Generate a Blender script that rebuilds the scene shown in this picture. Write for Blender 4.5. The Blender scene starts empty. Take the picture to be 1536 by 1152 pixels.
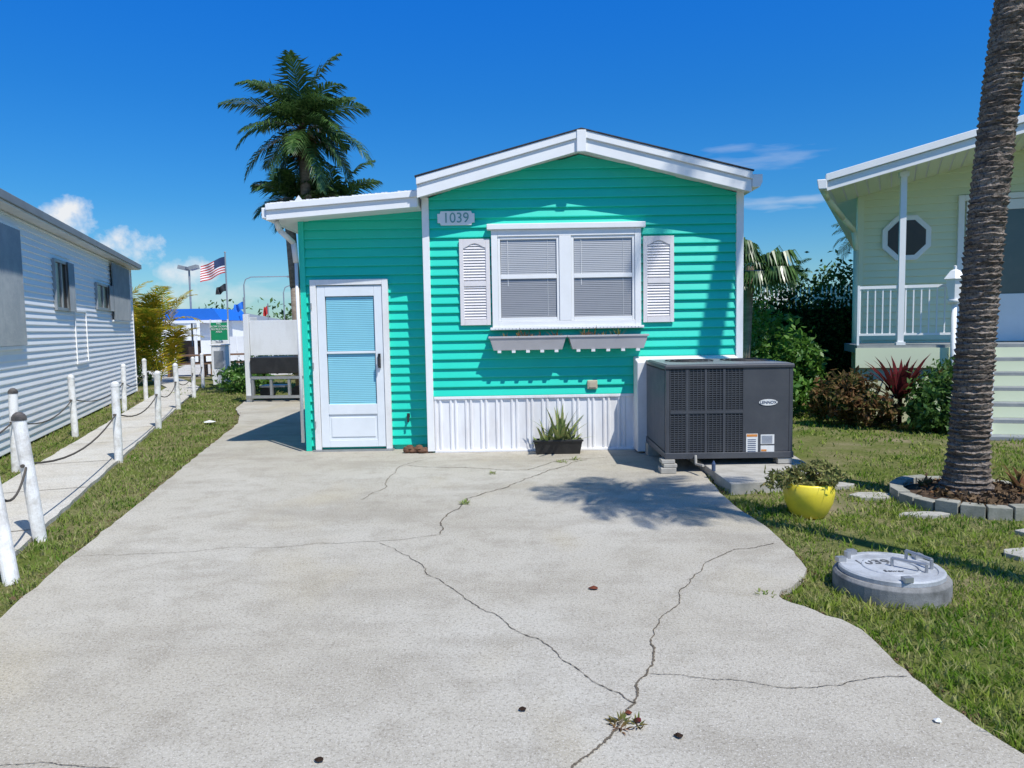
import bpy, math, random
import numpy as np
from mathutils import Vector, Matrix
random.seed(7); rng=np.random.default_rng(11)
sc=bpy.context.scene
sc.view_settings.view_transform='Standard'; sc.view_settings.look='None'; sc.view_settings.exposure=0
COL=sc.collection
# ---------------------------------------------------------------- materials
def newmat(name):
    m=bpy.data.materials.new(name); m.use_nodes=True
    nt=m.node_tree; b=nt.nodes['Principled BSDF']; return m,nt,b
def mixc(nt,fac,a,b,blend='MIX'):
    n=nt.nodes.new('ShaderNodeMix'); n.data_type='RGBA'; n.blend_type=blend
    for s,v in ((n.inputs[0],fac),(n.inputs[6],a),(n.inputs[7],b)):
        if hasattr(v,'links'): nt.links.new(v,s)
        elif isinstance(v,(int,float)): s.default_value=v
        else: s.default_value=(*v,1)
    return n.outputs[2]
def noise(nt,scale,detail=4,rough=.6,stretch=None,coord='Object'):
    tc=nt.nodes.new('ShaderNodeTexCoord'); n=nt.nodes.new('ShaderNodeTexNoise')
    n.inputs['Scale'].default_value=scale; n.inputs['Detail'].default_value=min(detail,3); n.inputs['Roughness'].default_value=rough
    if stretch:
        mp=nt.nodes.new('ShaderNodeMapping'); mp.inputs['Scale'].default_value=stretch
        nt.links.new(tc.outputs[coord],mp.inputs[0]); nt.links.new(mp.outputs[0],n.inputs['Vector'])
    else: nt.links.new(tc.outputs[coord],n.inputs['Vector'])
    return n.outputs[0]
def ramp(nt,v,lo,hi,a=0.,b=1.):
    n=nt.nodes.new('ShaderNodeMapRange'); n.inputs[1].default_value=lo; n.inputs[2].default_value=hi
    n.inputs[3].default_value=a; n.inputs[4].default_value=b; nt.links.new(v,n.inputs[0]); return n.outputs[0]
def bump(nt,b,h,strength=.3,dist=.01):
    n=nt.nodes.new('ShaderNodeBump'); n.inputs['Strength'].default_value=strength; n.inputs['Distance'].default_value=dist
    nt.links.new(h,n.inputs['Height']); nt.links.new(n.outputs[0],b.inputs['Normal'])
def paint(name,c,c2=None,rough=.5,scale=3,dirt=.25,stretch=None,metal=0,bmp=0,coat=0):
    m,nt,b=newmat(name)
    if c2 is None: c2=tuple(x*.72 for x in c)
    n1=noise(nt,scale,3,.65,stretch); f=ramp(nt,n1,.42,.75,0,dirt*2)
    col=mixc(nt,f,c,c2)
    if dirt>.22:
        n2=noise(nt,scale*14,2,.6); col=mixc(nt,ramp(nt,n2,.5,.8,0,dirt),col,c2)
    nt.links.new(col,b.inputs['Base Color']); b.inputs['Roughness'].default_value=rough; b.inputs['Metallic'].default_value=metal
    if rough>=.8: b.inputs['Specular IOR Level'].default_value=0
    if coat: b.inputs['Coat Weight'].default_value=coat; b.inputs['Coat Roughness'].default_value=.03
    if bmp: bump(nt,b,noise(nt,scale*20,2),bmp,.004)
    return m
def leafmat(name,cols,scale=4,trans=.35,rough=.5):
    m,nt,b=newmat(name)
    n1=ramp(nt,noise(nt,scale,2),.38,.62); col=mixc(nt,n1,cols[0],cols[1])
    n2=ramp(nt,noise(nt,scale*9,1),.45,.7); col=mixc(nt,n2,col,cols[2])
    if rough<.45:
        nt.links.new(col,b.inputs['Base Color']); b.inputs['Roughness'].default_value=rough; src=b.outputs[0]
    else:
        nt.nodes.remove(b); d=nt.nodes.new('ShaderNodeBsdfDiffuse'); nt.links.new(col,d.inputs[0]); src=d.outputs[0]
    tr=nt.nodes.new('ShaderNodeBsdfTranslucent'); nt.links.new(col,tr.inputs[0])
    mx=nt.nodes.new('ShaderNodeMixShader'); mx.inputs[0].default_value=trans
    nt.links.new(src,mx.inputs[1]); nt.links.new(tr.outputs[0],mx.inputs[2])
    nt.links.new(mx.outputs[0],nt.nodes['Material Output'].inputs[0]); return m
M={}
M['teal']=paint('teal_vinyl',(.013,.60,.44),(.015,.51,.375),.42,1.5,.2)
M['white']=paint('white_trim',(.84,.84,.83),(.70,.69,.66),.45,4,.15)
M['white2']=paint('white_vinyl_worn',(.79,.79,.78),(.56,.54,.50),.5,3,.25,(1,1,.35))
M['skirt']=paint('skirt_white',(.82,.82,.83),(.5,.46,.42),.5,5,.22,(1,1,.3))
M['lwall']=paint('white_siding',(.90,.89,.87),(.78,.77,.75),.5,.8,.2)
M['gwall']=paint('pale_green_siding',(.72,.76,.53),(.62,.66,.45),.5,1,.2)
M['shut']=paint('shutter_vinyl',(.76,.72,.71),(.62,.57,.56),.55,5,.2)
M['boxm']=paint('flower_box_grey',(.46,.44,.44),(.36,.34,.33),.6,5,.22)
M['door']=paint('door_aluminium',(.74,.78,.81),(.58,.61,.63),.4,4,.15)
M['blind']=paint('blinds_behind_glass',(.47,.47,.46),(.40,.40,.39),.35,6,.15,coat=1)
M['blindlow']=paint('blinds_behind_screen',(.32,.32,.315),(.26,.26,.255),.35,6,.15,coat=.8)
M['blindteal']=paint('door_blinds',(.26,.60,.68),(.20,.50,.60),.35,3,.2,coat=1)
M['dark']=paint('dark_interior',(.03,.035,.04),None,.6,3,.1)
M['room']=paint('dim_interior',(.12,.12,.12),None,.6,3,.1)
M['black']=paint('black_plastic',(.015,.015,.016),(.04,.04,.04),.45,8,.3)
M['ac']=paint('ac_grey',(.060,.063,.072),(.085,.088,.095),.42,3,.4)
M['aclight']=paint('ac_edge',(.20,.21,.22),(.28,.28,.28),.4,6,.3)
M['accore']=paint('ac_core',(.012,.012,.014),None,.6,3,.1)
M['label']=paint('label_white',(.75,.75,.72),None,.5,20,.2)
M['orange']=paint('label_orange',(.65,.25,.05),None,.5,3,.1)
M['navy']=paint('text_navy',(.03,.05,.12),None,.5,3,.1)
M['numtxt']=paint('number_grey_green',(.16,.36,.34),None,.5,3,.1)
M['shingle']=paint('shingle_grey',(.05,.05,.055),(.12,.12,.12),.9,8,.5,bmp=.5)
M['lroof']=paint('grey_roof_edge',(.25,.27,.28),(.17,.18,.18),.6,3,.3)
M['yellow']=paint('yellow_glaze',(.86,.70,.05),(.62,.50,.07),.35,4,.35,bmp=.1)
M['soil']=paint('soil',(.05,.035,.022),(.10,.07,.05),.95,9,.5,bmp=.8)
M['mulch']=paint('mulch',(.07,.048,.035),(.16,.115,.08),.95,18,.5,bmp=1)
M['rope']=paint('rope',(.10,.09,.08),None,.9,3,.1)
M['post']=paint('post_white',(.80,.80,.79),(.38,.35,.30),.6,9,.4)
M['metal']=paint('galvanised',(.42,.43,.44),(.30,.30,.30),.4,6,.3,metal=.6)
M['shutmetal']=paint('hurricane_panel',(.28,.31,.33),(.40,.42,.43),.45,3,.4,metal=.3)
M['stepgrey']=paint('deck_grey',(.22,.24,.25),(.32,.33,.33),.7,6,.4)
M['blue']=paint('blue_canvas',(.01,.15,.62),None,.6,3,.1)
M['bottle']=paint('bottle_blue',(.06,.09,.16),None,.3,3,.1)
M['brownwood']=paint('brown_wood',(.20,.11,.06),(.12,.07,.04),.7,5,.4)
M['green']=paint('sign_green',(.01,.28,.12),None,.5,3,.1)
M['cap']=paint('black_cap',(.03,.03,.03),(.2,.17,.15),.5,8,.3)
M['lidm']=paint('lid_concrete',(.27,.27,.265),(.13,.13,.125),.85,9,.5,bmp=.6)
M['lidtop']=paint('lid_paint',(.44,.46,.48),(.26,.27,.28),.6,7,.5,bmp=.4)
M['lidtxt']=paint('lid_marker',(.06,.065,.07),(.2,.2,.2),.7,30,.5)
M['stone']=paint('paver',(.44,.42,.37),(.28,.26,.22),.85,6,.4,bmp=.6)
M['ringm']=paint('ring_block',(.34,.33,.28),(.16,.17,.13),.9,5,.5,bmp=.6)
M['tan']=paint('tan_plastic',(.50,.44,.32),None,.5,3,.1)
M['red']=paint('red_cloth',(.5,.03,.03),None,.7,3,.1)
M['octglass']=paint('brown_window',(.045,.026,.018),(.08,.045,.03),.25,3,.2)
M['nglass']=paint('neighbour_door_pane',(.10,.12,.12),(.16,.17,.16),.15,3,.2)
M['wood']=paint('drift_wood',(.20,.11,.07),(.10,.06,.045),.8,12,.5,bmp=.8)
M['crack']=paint('crack_dirt',(.15,.125,.095),(.08,.07,.055),.95,6,.4)
M['crackl']=paint('crack_thin',(.22,.195,.155),(.15,.13,.10),.95,5,.4)
M['spot']=paint('dark_leaf',(.03,.02,.015),(.07,.04,.03),.9,20,.4)
M['spotr']=paint('red_leaf',(.16,.05,.03),(.07,.03,.02),.8,20,.4)
M['litter']=paint('brown_litter',(.18,.12,.07),(.09,.06,.035),.9,20,.4)
# concrete
def concrete(name,base,dark,warm,sc_=1.):
    m,nt,b=newmat(name)
    big=ramp(nt,noise(nt,.5*sc_,3,.55),.40,.62); col=mixc(nt,big,base,warm)
    med=ramp(nt,noise(nt,3.0*sc_,3,.8),.46,.72,0,.55); col=mixc(nt,med,col,dark)
    strk=ramp(nt,noise(nt,1.1,3,.75,(.35,1.,1)),.50,.68,0,.5); col=mixc(nt,strk,col,dark)
    yel=ramp(nt,noise(nt,.9,2,.6,(1,.6,3)),.56,.70,0,.35); col=mixc(nt,yel,col,(.45,.38,.24))
    fine=noise(nt,60,3,.9); col=mixc(nt,ramp(nt,fine,.50,.64,0,.65),col,(.165,.145,.115))
    sp2=noise(nt,110,2,.8); col=mixc(nt,ramp(nt,sp2,.55,.68,0,.65),col,(.68,.65,.60))
    nt.links.new(col,b.inputs['Base Color']); b.inputs['Roughness'].default_value=.9; b.inputs['Specular IOR Level'].default_value=.1
    bump(nt,b,sp2,.7,.006); return m
M['conc']=concrete('driveway_concrete',(.425,.39,.32),(.27,.24,.19),(.48,.45,.385))
M['conc2']=concrete('path_concrete',(.54,.51,.45),(.40,.37,.31),(.58,.56,.51),2)
# ground
def groundmat():
    m,nt,b=newmat('lawn_soil')
    n1=ramp(nt,noise(nt,1.1,3,.6),.4,.62); col=mixc(nt,n1,(.12,.145,.035),(.22,.185,.10))
    n2=ramp(nt,noise(nt,45,3,.8),.4,.65); col=mixc(nt,n2,col,(.07,.085,.025))
    n3=ramp(nt,noise(nt,.5,3,.6),.56,.66,0,.7); col=mixc(nt,n3,col,(.26,.21,.14))
    nt.links.new(col,b.inputs['Base Color']); b.inputs['Roughness'].default_value=.95; b.inputs['Specular IOR Level'].default_value=0; return m
M['ground']=groundmat()
M['grass']=leafmat('grass_blades',[(.12,.24,.022),(.26,.33,.055),(.48,.44,.20)],1.9,.4,.5)
M['grass2']=leafmat('grass_blades_verge',[(.13,.235,.03),(.23,.28,.07),(.42,.37,.20)],2.0,.35,.55)
M['palm']=leafmat('palm_leaf',[(.026,.070,.018),(.052,.12,.028),(.12,.20,.055)],1.6,.25,.32)
M['palmgold']=leafmat('areca_leaf',[(.14,.22,.02),(.38,.33,.03),(.56,.36,.04)],.8,.4)
M['shrub']=leafmat('shrub_leaf',[(.030,.080,.018),(.065,.15,.028),(.15,.25,.06)],3,.3,.4)
M['shrubl']=leafmat('shrub_light_leaf',[(.05,.14,.02),(.11,.25,.035),(.18,.32,.06)],3,.35,.4)
M['hedge']=leafmat('hedge_leaf',[(.014,.042,.014),(.030,.075,.022),(.07,.14,.04)],2,.25)
M['croton']=leafmat('croton_leaf',[(.04,.10,.02),(.15,.07,.03),(.32,.18,.11)],5,.3)
M['ti']=leafmat('ti_leaf',[(.10,.015,.02),(.18,.03,.035),(.05,.03,.02)],4,.3)
M['aloe']=leafmat('aloe_leaf',[(.14,.22,.07),(.22,.28,.10),(.30,.26,.12)],6,.15)
M['potplant']=leafmat('pot_plant_leaf',[(.16,.22,.06),(.26,.28,.10),(.32,.24,.12)],9,.3)
M['brom']=leafmat('bromeliad_leaf',[(.12,.15,.04),(.25,.10,.06),(.28,.20,.09)],6,.3)
M['tree']=leafmat('tree_leaf',[(.05,.10,.03),(.08,.15,.04),(.13,.20,.06)],.6,.25)
def trunkmat():
    m,nt,b=newmat('palm_bark')
    n1=ramp(nt,noise(nt,3,3,.7,(1,1,7)),.35,.65); col=mixc(nt,n1,(.15,.12,.098),(.40,.34,.29))
    n2=ramp(nt,noise(nt,40,3,.8),.45,.65); col=mixc(nt,n2,col,(.09,.072,.058))
    nt.links.new(col,b.inputs['Base Color']); b.inputs['Roughness'].default_value=.95; b.inputs['Specular IOR Level'].default_value=0; bump(nt,b,noise(nt,35,3,.8,(1,1,2)),1,.03); return m
M['bark']=trunkmat()
M['bark2']=paint('thin_palm_bark',(.20,.16,.12),(.34,.29,.23),.9,6,.5,(1,1,4))
# ---------------------------------------------------------------- mesh builder
def empty(name,loc=(0,0,0),rz=0,s=1):
    e=bpy.data.objects.new(name,None); COL.objects.link(e); e.location=loc; e.rotation_euler=(0,0,rz); e.scale=(s,s,s); e.empty_display_size=.2; return e
class MB:
    def __init__(s): s.v=[]; s.f=[]
    def add(s,v,f):
        o=len(s.v); s.v+= [tuple(a) for a in v]; s.f+=[tuple(i+o for i in q) for q in f]; return s
    def box(s,x0,x1,y0,y1,z0,z1):
        return s.add([(x0,y0,z0),(x1,y0,z0),(x1,y1,z0),(x0,y1,z0),(x0,y0,z1),(x1,y0,z1),(x1,y1,z1),(x0,y1,z1)],
          [(0,3,2,1),(4,5,6,7),(0,1,5,4),(1,2,6,5),(2,3,7,6),(3,0,4,7)])
    def prism(s,poly,y0,y1,skew=0):   # poly in xz, extruded along y
        n=len(poly); d=(y1-y0)*skew
        v=[(x,y0,z) for x,z in poly]+[(x+d,y1,z) for x,z in poly]
        f=[tuple(range(n)),tuple(range(2*n-1,n-1,-1))]+[(i+n,(i+1)%n+n,(i+1)%n,i) for i in range(n)]
        return s.add(v,f)
    def prism_x(s,poly,x0,x1):   # poly in yz
        n=len(poly); v=[(x0,y,z) for y,z in poly]+[(x1,y,z) for y,z in poly]
        f=[tuple(range(n)),tuple(range(2*n-1,n-1,-1))]+[(i+n,(i+1)%n+n,(i+1)%n,i) for i in range(n)]
        return s.add(v,f)
    def flat(s,poly,z0,z1):
        n=len(poly); v=[(x,y,z0) for x,y in poly]+[(x,y,z1) for x,y in poly]
        f=[tuple(range(n-1,-1,-1)),tuple(range(n,2*n))]+[(i,(i+1)%n,(i+1)%n+n,i+n) for i in range(n)]
        return s.add(v,f)
    def cyl(s,p0,p1,r0,r1=None,n=12,cap=True):
        r1=r0 if r1 is None else r1; p0=Vector(p0);p1=Vector(p1); q=(p1-p0).to_track_quat('Z','Y')
        v=[];
        for p,r in((p0,r0),(p1,r1)):
            for i in range(n):
                a=2*math.pi*i/n; v.append(p+q@Vector((r*math.cos(a),r*math.sin(a),0)))
        f=[(i,(i+1)%n,(i+1)%n+n,i+n) for i in range(n)]
        if cap: f+=[tuple(range(n-1,-1,-1)),tuple(range(n,2*n))]
        return s.add(v,f)
    def lathe(s,c,prof,n=32,jit=None):
        v=[]; 
        for r,z in prof:
            for i in range(n):
                a=2*math.pi*i/n; rr=r*(1+(jit(a,z) if jit else 0)); v.append((c[0]+rr*math.cos(a),c[1]+rr*math.sin(a),c[2]+z))
        f=[]
        for k in range(len(prof)-1):
            for i in range(n): f.append((k*n+i,k*n+(i+1)%n,(k+1)*n+(i+1)%n,(k+1)*n+i))
        return s.add(v,f)
    def tube(s,pts,r,n=8):
        for a,b in zip(pts[:-1],pts[1:]): s.cyl(a,b,r,r,n)
        return s
    def done(s,name,mat,parent=None,smooth=False,bevel=0):
        me=bpy.data.meshes.new(name); me.from_pydata(s.v,[],s.f); me.update()
        o=bpy.data.objects.new(name,me); COL.objects.link(o)
        me.materials.append(M[mat] if isinstance(mat,str) else mat)
        if parent: o.parent=parent
        if smooth:
            for p in me.polygons: p.use_smooth=True
        if bevel:
            b=o.modifiers.new('b','BEVEL'); b.width=bevel; b.segments=2; b.limit_method='ANGLE'
        return o
def raw(name,V,F,mat,parent=None):
    me=bpy.data.meshes.new(name); V=np.asarray(V,dtype=np.float32)
    me.vertices.add(len(V)); me.vertices.foreach_set('co',V.ravel())
    tot=sum(f.size for f in F); loops=np.concatenate([f.ravel() for f in F]).astype(np.int32)
    sizes=np.concatenate([np.full(len(f),f.shape[1]) for f in F]); starts=np.concatenate([[0],np.cumsum(sizes)[:-1]]).astype(np.int32)
    me.loops.add(tot); me.loops.foreach_set('vertex_index',loops)
    me.polygons.add(len(sizes)); me.polygons.foreach_set('loop_start',starts)
    me.update(calc_edges=True); me.validate()
    o=bpy.data.objects.new(name,me); COL.objects.link(o); me.materials.append(M[mat])
    if parent: o.parent=parent
    return o
def text(name,s,size,loc,mat,parent,rot=(math.pi/2,0,0),ext=.003,sx=1):
    c=bpy.data.curves.new(name,'FONT'); c.body=s; c.size=size; c.extrude=ext; c.align_x='CENTER'; c.align_y='CENTER'
    o=bpy.data.objects.new(name,c); COL.objects.link(o); o.location=loc; o.rotation_euler=rot; o.scale=(sx,1,1); c.materials.append(M[mat]); o.parent=parent; return o
def siding(x0,x1,z0,z1,y,expo,prot,xr=None,dutch=False):
    m=MB(); z=z0
    while z<z1-1e-4:
        zt=min(z+expo,z1)
        a0,b0=(x0,x1) if xr is None else xr(z); a1,b1=(x0,x1) if xr is None else xr(zt)
        if b1-a1<.02: break
        w=random.uniform(-.0015,.0015)
        m.add([(a0,y-.001,z+.0),(b0,y-.001,z),(b0,y-prot+w,z+.002),(a0,y-prot,z+.002),(b0,y-prot+w,z+.012),(a0,y-prot,z+.012),(b1,y-.002,zt),(a1,y-.002,zt)],
          [(0,1,2,3),(3,2,4,5),(5,4,6,7)])
        z=zt
    return m
# ================================================================= GROUND
g=MB(); R=900
g.add([(-R,-R,-.035),(R,-R,-.035),(R,R,-.035),(-R,R,-.035)],[(0,1,2,3)]).done('ground','ground')
def jag(pts,step=.12,amp=.02,seed=1):
    r=random.Random(seed); out=[]
    for (a,b),(c,d) in zip(pts[:-1],pts[1:]):
        L=math.hypot(c-a,d-b); n=max(1,int(L/step))
        for i in range(n):
            t=i/n; out.append((a+(c-a)*t+r.uniform(-amp,amp),b+(d-b)*t+r.uniform(-amp,amp)))
    out.append(pts[-1]); return out
def chaikin(p,it=2):
    for _ in range(it):
        q=[p[0]]
        for (a,b),(c,d) in zip(p[:-1],p[1:]): q+=[(a*.75+c*.25,b*.75+d*.25),(a*.25+c*.75,b*.25+d*.75)]
        q.append(p[-1]); p=q
    return p
left=[(-2.0,-4),(-2.35,1.5),(-2.854,3.98),(-3.116,5.11),(-3.39,6.48),(-4.02,9.39),(-4.65,12.43),(-5.05,13.6),(-5.6,14.9),(-6.0,16.6)]
right=[(2.02,8.0),(1.94,7.2),(1.88,6.6),(1.874,6.04),(1.917,5.52),(1.89,4.95),(1.85,4.58),(1.70,4.30),(1.46,4.12),(1.58,3.90),(1.75,3.65),(1.73,3.35),(1.72,3.08),(1.75,2.75),(1.804,2.53),(1.9,1.5),(1.9,-4)]
lj=jag(left,.15,.012,3); rj=jag(chaikin(right,2),.10,.009,4)
drive=lj+[(-2.7,16.6),(-2.7,9.6),(2.02,9.6)]+rj
MB().flat(drive[::-1],-.08,0).done('driveway','conc')
def pl(y,off): return -3.66-.336*(y-5.6)+off
ps=[(pl(y,-.06),y) for y in (-3,3,8,13,18,21)]+[(-10.6,24),(-12.5,27)]
pn=[(pl(y,-1.0),y) for y in (-3,3,8,13,18,21)]+[(-12.0,24.6),(-13.6,28)]
pathpoly=jag(ps,.2,.01,5)+jag(pn[::-1],.2,.01,6)
MB().flat(pathpoly,-.06,.002).done('footpath','conc2')
g=MB()
for y in np.arange(1,21,1.6):
    g.add([(pl(y,-.07),y,.006),(pl(y+.012,-.07),y+.012,.006),(pl(y-.27,-.99),y-.26,.006),(pl(y-.28,-.99),y-.272,.006)],[(0,1,2,3)])
g.done('footpath_joints','crack')
MB().flat([(-40,30),(-9,26),(-2,30),(-2,70),(-60,70)],-.03,-.025).done('distant_road','conc2')
# cracks
def crack(pts,w,seed):
    r=random.Random(seed); P=[Vector((a,b,0)) for a,b in pts]
    for it in range(5):
        Q=[P[0]]
        for a,b in zip(P[:-1],P[1:]):
            d=b-a; n=Vector((-d.y,d.x,0)); Q+= [a+d*.5+n*r.uniform(-.085,.085),b]
        P=Q
    v=[];f=[]
    for i,p in enumerate(P):
        d=(P[min(i+1,len(P)-1)]-P[max(i-1,0)]).normalized(); n=Vector((-d.y,d.x,0)); ww=w*r.uniform(.15,1.3)
        v+=[p+n*ww+Vector((0,0,.004)),p-n*w*r.uniform(.15,1.3)+Vector((0,0,.004))]
        if i: f.append((2*i-2,2*i-1,2*i+1,2*i))
    return v,f
dc=empty('driveway_cracks')
CR={'a':([(-0.98,5.26),(-.56,4.56),(-.28,4.11),(.02,3.64),(.26,3.26),(.48,2.92)],.0030,'crack'),
'a2':([(.48,2.92),(.40,2.77),(.30,2.62),(.19,2.49),(.1,2.3)],.0058,'crack'),
'b':([(.48,2.92),(.58,3.18),(.66,3.53)],.0062,'crack'),
'b2':([(.66,3.53),(.91,4.0),(1.06,4.38),(1.5,4.96),(1.82,5.09)],.0034,'crack'),
'c':([(.58,3.18),(.8,3.13),(1.09,3.04),(1.38,3.04),(1.7,3.11)],.0024,'crack'),
'd':([(-3.09,5.07),(-2.45,5.11),(-1.78,5.19),(-1.03,5.30),(-.56,5.46)],.0028,'crackl'),
'd2':([(-.56,5.46),(-.56,5.99),(-.43,6.62),(.2,7.55),(.85,8.45)],.0055,'crack'),
'e':([(-1.4,6.64),(-1.25,7.19),(-1.28,8.24),(-1.02,8.63)],.0045,'crackl'),
'f':([(-1.2,8.3),(-.5,8.1),(.15,7.9),(.6,8.5),(1.1,8.6)],.0055,'crack'),
'g':([(-2.0,2.55),(-1.7,2.57),(-1.45,2.53),(-1.2,2.4)],.002,'crack')}
for i,(k,(p,w,mt)) in enumerate(CR.items()):
    v,f=crack(p,w,20+i); MB().add(v,f).done('crack_'+k,mt,dc)
# ================================================================= leaf helpers
def leafmass(name,blobs,n,size,mat,parent=None,aspect=2.2,seed=0,up=.35,clump=.22,core=True):
    r=np.random.default_rng(seed); Vs=[];Fs=[];off=0
    per=n//len(blobs)
    for (cx,cy,cz,rx,ry,rz) in blobs:
        nc=max(6,per//28)
        d=r.normal(size=(nc,3)); d/=np.linalg.norm(d,axis=1)[:,None]; rad=r.uniform(.45,1.0,nc)**.6
        cc=d*rad[:,None]
        idx=r.integers(0,nc,per); p=cc[idx]+r.normal(size=(per,3))*clump*r.uniform(.4,1.2,nc)[idx][:,None]
        P=np.array([cx,cy,cz])+p*np.array([rx,ry,rz]); P[:,2]=np.maximum(P[:,2],-.02)
        a=r.normal(size=(per,3)); a[:,2]+=up; a/=np.linalg.norm(a,axis=1)[:,None]
        b=np.cross(a,r.normal(size=(per,3))); b/=np.linalg.norm(b,axis=1)[:,None]
        s=size*r.uniform(.6,1.4,per)[:,None]
        nn=np.cross(a,b)
        V=np.stack([P-a*s*.5,P+b*s/aspect*.5+nn*s*.05,P+a*s*.5-nn*s*.08,P-b*s/aspect*.5+nn*s*.05],1).reshape(-1,3)
        Vs.append(V); Fs.append(np.arange(per*4).reshape(-1,4)+off); off+=per*4
    return raw(name,np.concatenate(Vs),[np.concatenate(Fs)],mat,parent)
def frond(V,F,o,az,el,L,droop,ll=.45,nl=34,w=.028,r=None,side_droop=.5,twist=0):
    o=Vector(o); p=o.copy(); N=14; pts=[];dirs=[]
    for i in range(N+1):
        s=i/N; e=el-droop*s**1.25; d=Vector((math.cos(az)*math.cos(e),math.sin(az)*math.cos(e),math.sin(e)))
        pts.append(p.copy()); dirs.append(d); p=p+d*(L/N)
    side=Vector((-math.sin(az),math.cos(az),0))
    if twist: side=(Matrix.Rotation(twist,3,dirs[3])@side)
    for i in range(N):  # rachis
        b=len(V); ww=.018*(1-i/N)+.004
        V+= [pts[i]+side*ww,pts[i]-side*ww,pts[i+1]-side*ww*.9,pts[i+1]+side*ww*.9]; F.append((b,b+1,b+2,b+3))
    for k in range(nl):
        s=.12+.88*k/(nl-1); q=s*N; i=min(int(q),N-1); t=q-i; P=pts[i].lerp(pts[i+1],t); d=dirs[i]
        lf=ll*(math.sin(math.pi*min(1,.18+.80*s))**.7+.12)*r.uniform(.85,1.12)
        for sg in(-1,1):
            up=side.cross(d); up=up if up.z>0 else -up
            dd=(side*sg*r.uniform(.75,1.0)+d*(.45+.7*s)+up*r.uniform(-.05,.25)).normalized()
            d2=(dd+Vector((0,0,-side_droop*r.uniform(.6,1.4)))).normalized()
            m=P+dd*lf*.45; e=m+d2*lf*.55; wv=d*w*.5
            b=len(V); V+=[P-wv*.6,P+wv*.6,m+wv,m-wv,e]; F.append((b,b+1,b+2,b+3)); F.append((b+3,b+2,b+4))
def crown(name,c,n,L,mat,parent,seed,el0=(-.5,1.35),ll=.45,nl=34,w=.03,droop=(1.0,1.9),sd=.6):
    r=random.Random(seed); V=[];F=[]
    for i in range(n):
        az=i*2.39996+r.uniform(-.25,.25); t=(i+.5)/n; el=el0[1]+(el0[0]-el0[1])*t
        frond(V,F,(c[0],c[1],c[2]+r.uniform(-.05,.05)),az,el,L*r.uniform(.75,1.12),r.uniform(*droop)*(1-.35*t),ll,nl,w,r,sd,r.uniform(-.4,.4))
    mb=MB(); mb.v=[tuple(v) for v in V]; mb.f=F; return mb.done(name,mat,parent)
def blades(mb,c,n,L,w,seed,el=(.5,1.4),bend=.5,base=.03):
    r=random.Random(seed)
    for i in range(n):
        az=r.uniform(0,6.283); e=r.uniform(*el); l=L*r.uniform(.65,1.1); p=Vector(c)+Vector((math.cos(az),math.sin(az),0))*base*r.random()
        side=Vector((-math.sin(az),math.cos(az),0)); N=5; v=[]
        for k in range(N+1):
            s=k/N; ee=e-bend*s*s; ww=w*(1-s**1.6)*(.6+.8*min(1,s*3)) *.5
            v+=[p+side*ww,p-side*ww]; p=p+Vector((math.cos(az)*math.cos(ee),math.sin(az)*math.cos(ee),math.sin(ee)))*l/N
        mb.add(v,[(2*k,2*k+1,2*k+3,2*k+2) for k in range(N)])
    return mb
# ---------------------------------------------------------------- grass
def inpoly(x,y,poly):
    inside=np.zeros(len(x),bool); n=len(poly); j=n-1
    for i in range(n):
        xi,yi=poly[i];xj,yj=poly[j]
        c=((yi>y)!=(yj>y))&(x<(xj-xi)*(y-yi)/(yj-yi+1e-12)+xi); inside^=c; j=i
    return inside
def grass(name,poly,bands,mat,excl=(),bare=None):
    xs=[p[0] for p in poly]; Vs=[]
    for (y0,y1,den,h,w) in bands:
        n=int((max(xs)-min(xs))*(y1-y0)*den); x=rng.uniform(min(xs),max(xs),n); y=rng.uniform(y0,y1,n)
        k=inpoly(x,y,poly)&(np.abs(x)<.74*y+.3)
        for (cx,cy,rr) in excl: k&=((x-cx)**2+(y-cy)**2>rr*rr)
        q=.5+.5*np.sin(x*7.3+2*np.sin(y*5.1))*np.sin(y*8.7+1.7*np.sin(x*6.2)); k&=(rng.uniform(size=n)<.35+.65*q)
        if bare is not None:
            for (cx,cy,rx,ry) in bare: 
                dd=((x-cx)/rx)**2+((y-cy)/ry)**2; k&=~((dd<1)&(rng.uniform(size=n)<.9*(1-dd)+.1))
        x=x[k];y=y[k]; n=len(x); az=rng.uniform(0,6.283,n); hh=h*rng.uniform(.4,1.25,n)*(.7+.5*q[k]); ww=w*rng.uniform(.7,1.3,n); ln=rng.uniform(.2,1.3,n)*hh
        la=rng.uniform(0,6.283,n)
        B=np.stack([x,y,np.full(n,-.037)],1); S=np.stack([np.cos(az)*ww*.5,np.sin(az)*ww*.5,np.zeros(n)],1)
        Lv=np.stack([np.cos(la)*ln,np.sin(la)*ln,hh],1)
        mid=B+Lv*.55*np.array([.6,.6,1.1]); V=np.stack([B-S,B+S,mid+S*.8,mid-S*.8,B+Lv],1)
        Vs.append(V.reshape(-1,3))
    V=np.concatenate(Vs); n=len(V)//5; b=np.arange(n)[:,None]*5
    return raw(name,V,[b+np.array([[0,1,2,3]]),b+np.array([[3,2,4]])],mat)
lawnR=[(x+.02,y) for x,y in rj if y>1.0 and y<8.0][::-1]
lawnR=[(1.93,1.2)]+lawnR+[(2.03,8.0),(3.1,8.0),(3.1,14),(9.5,14),(9.5,6),(6,3.5),(4.2,1.2)]
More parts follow.
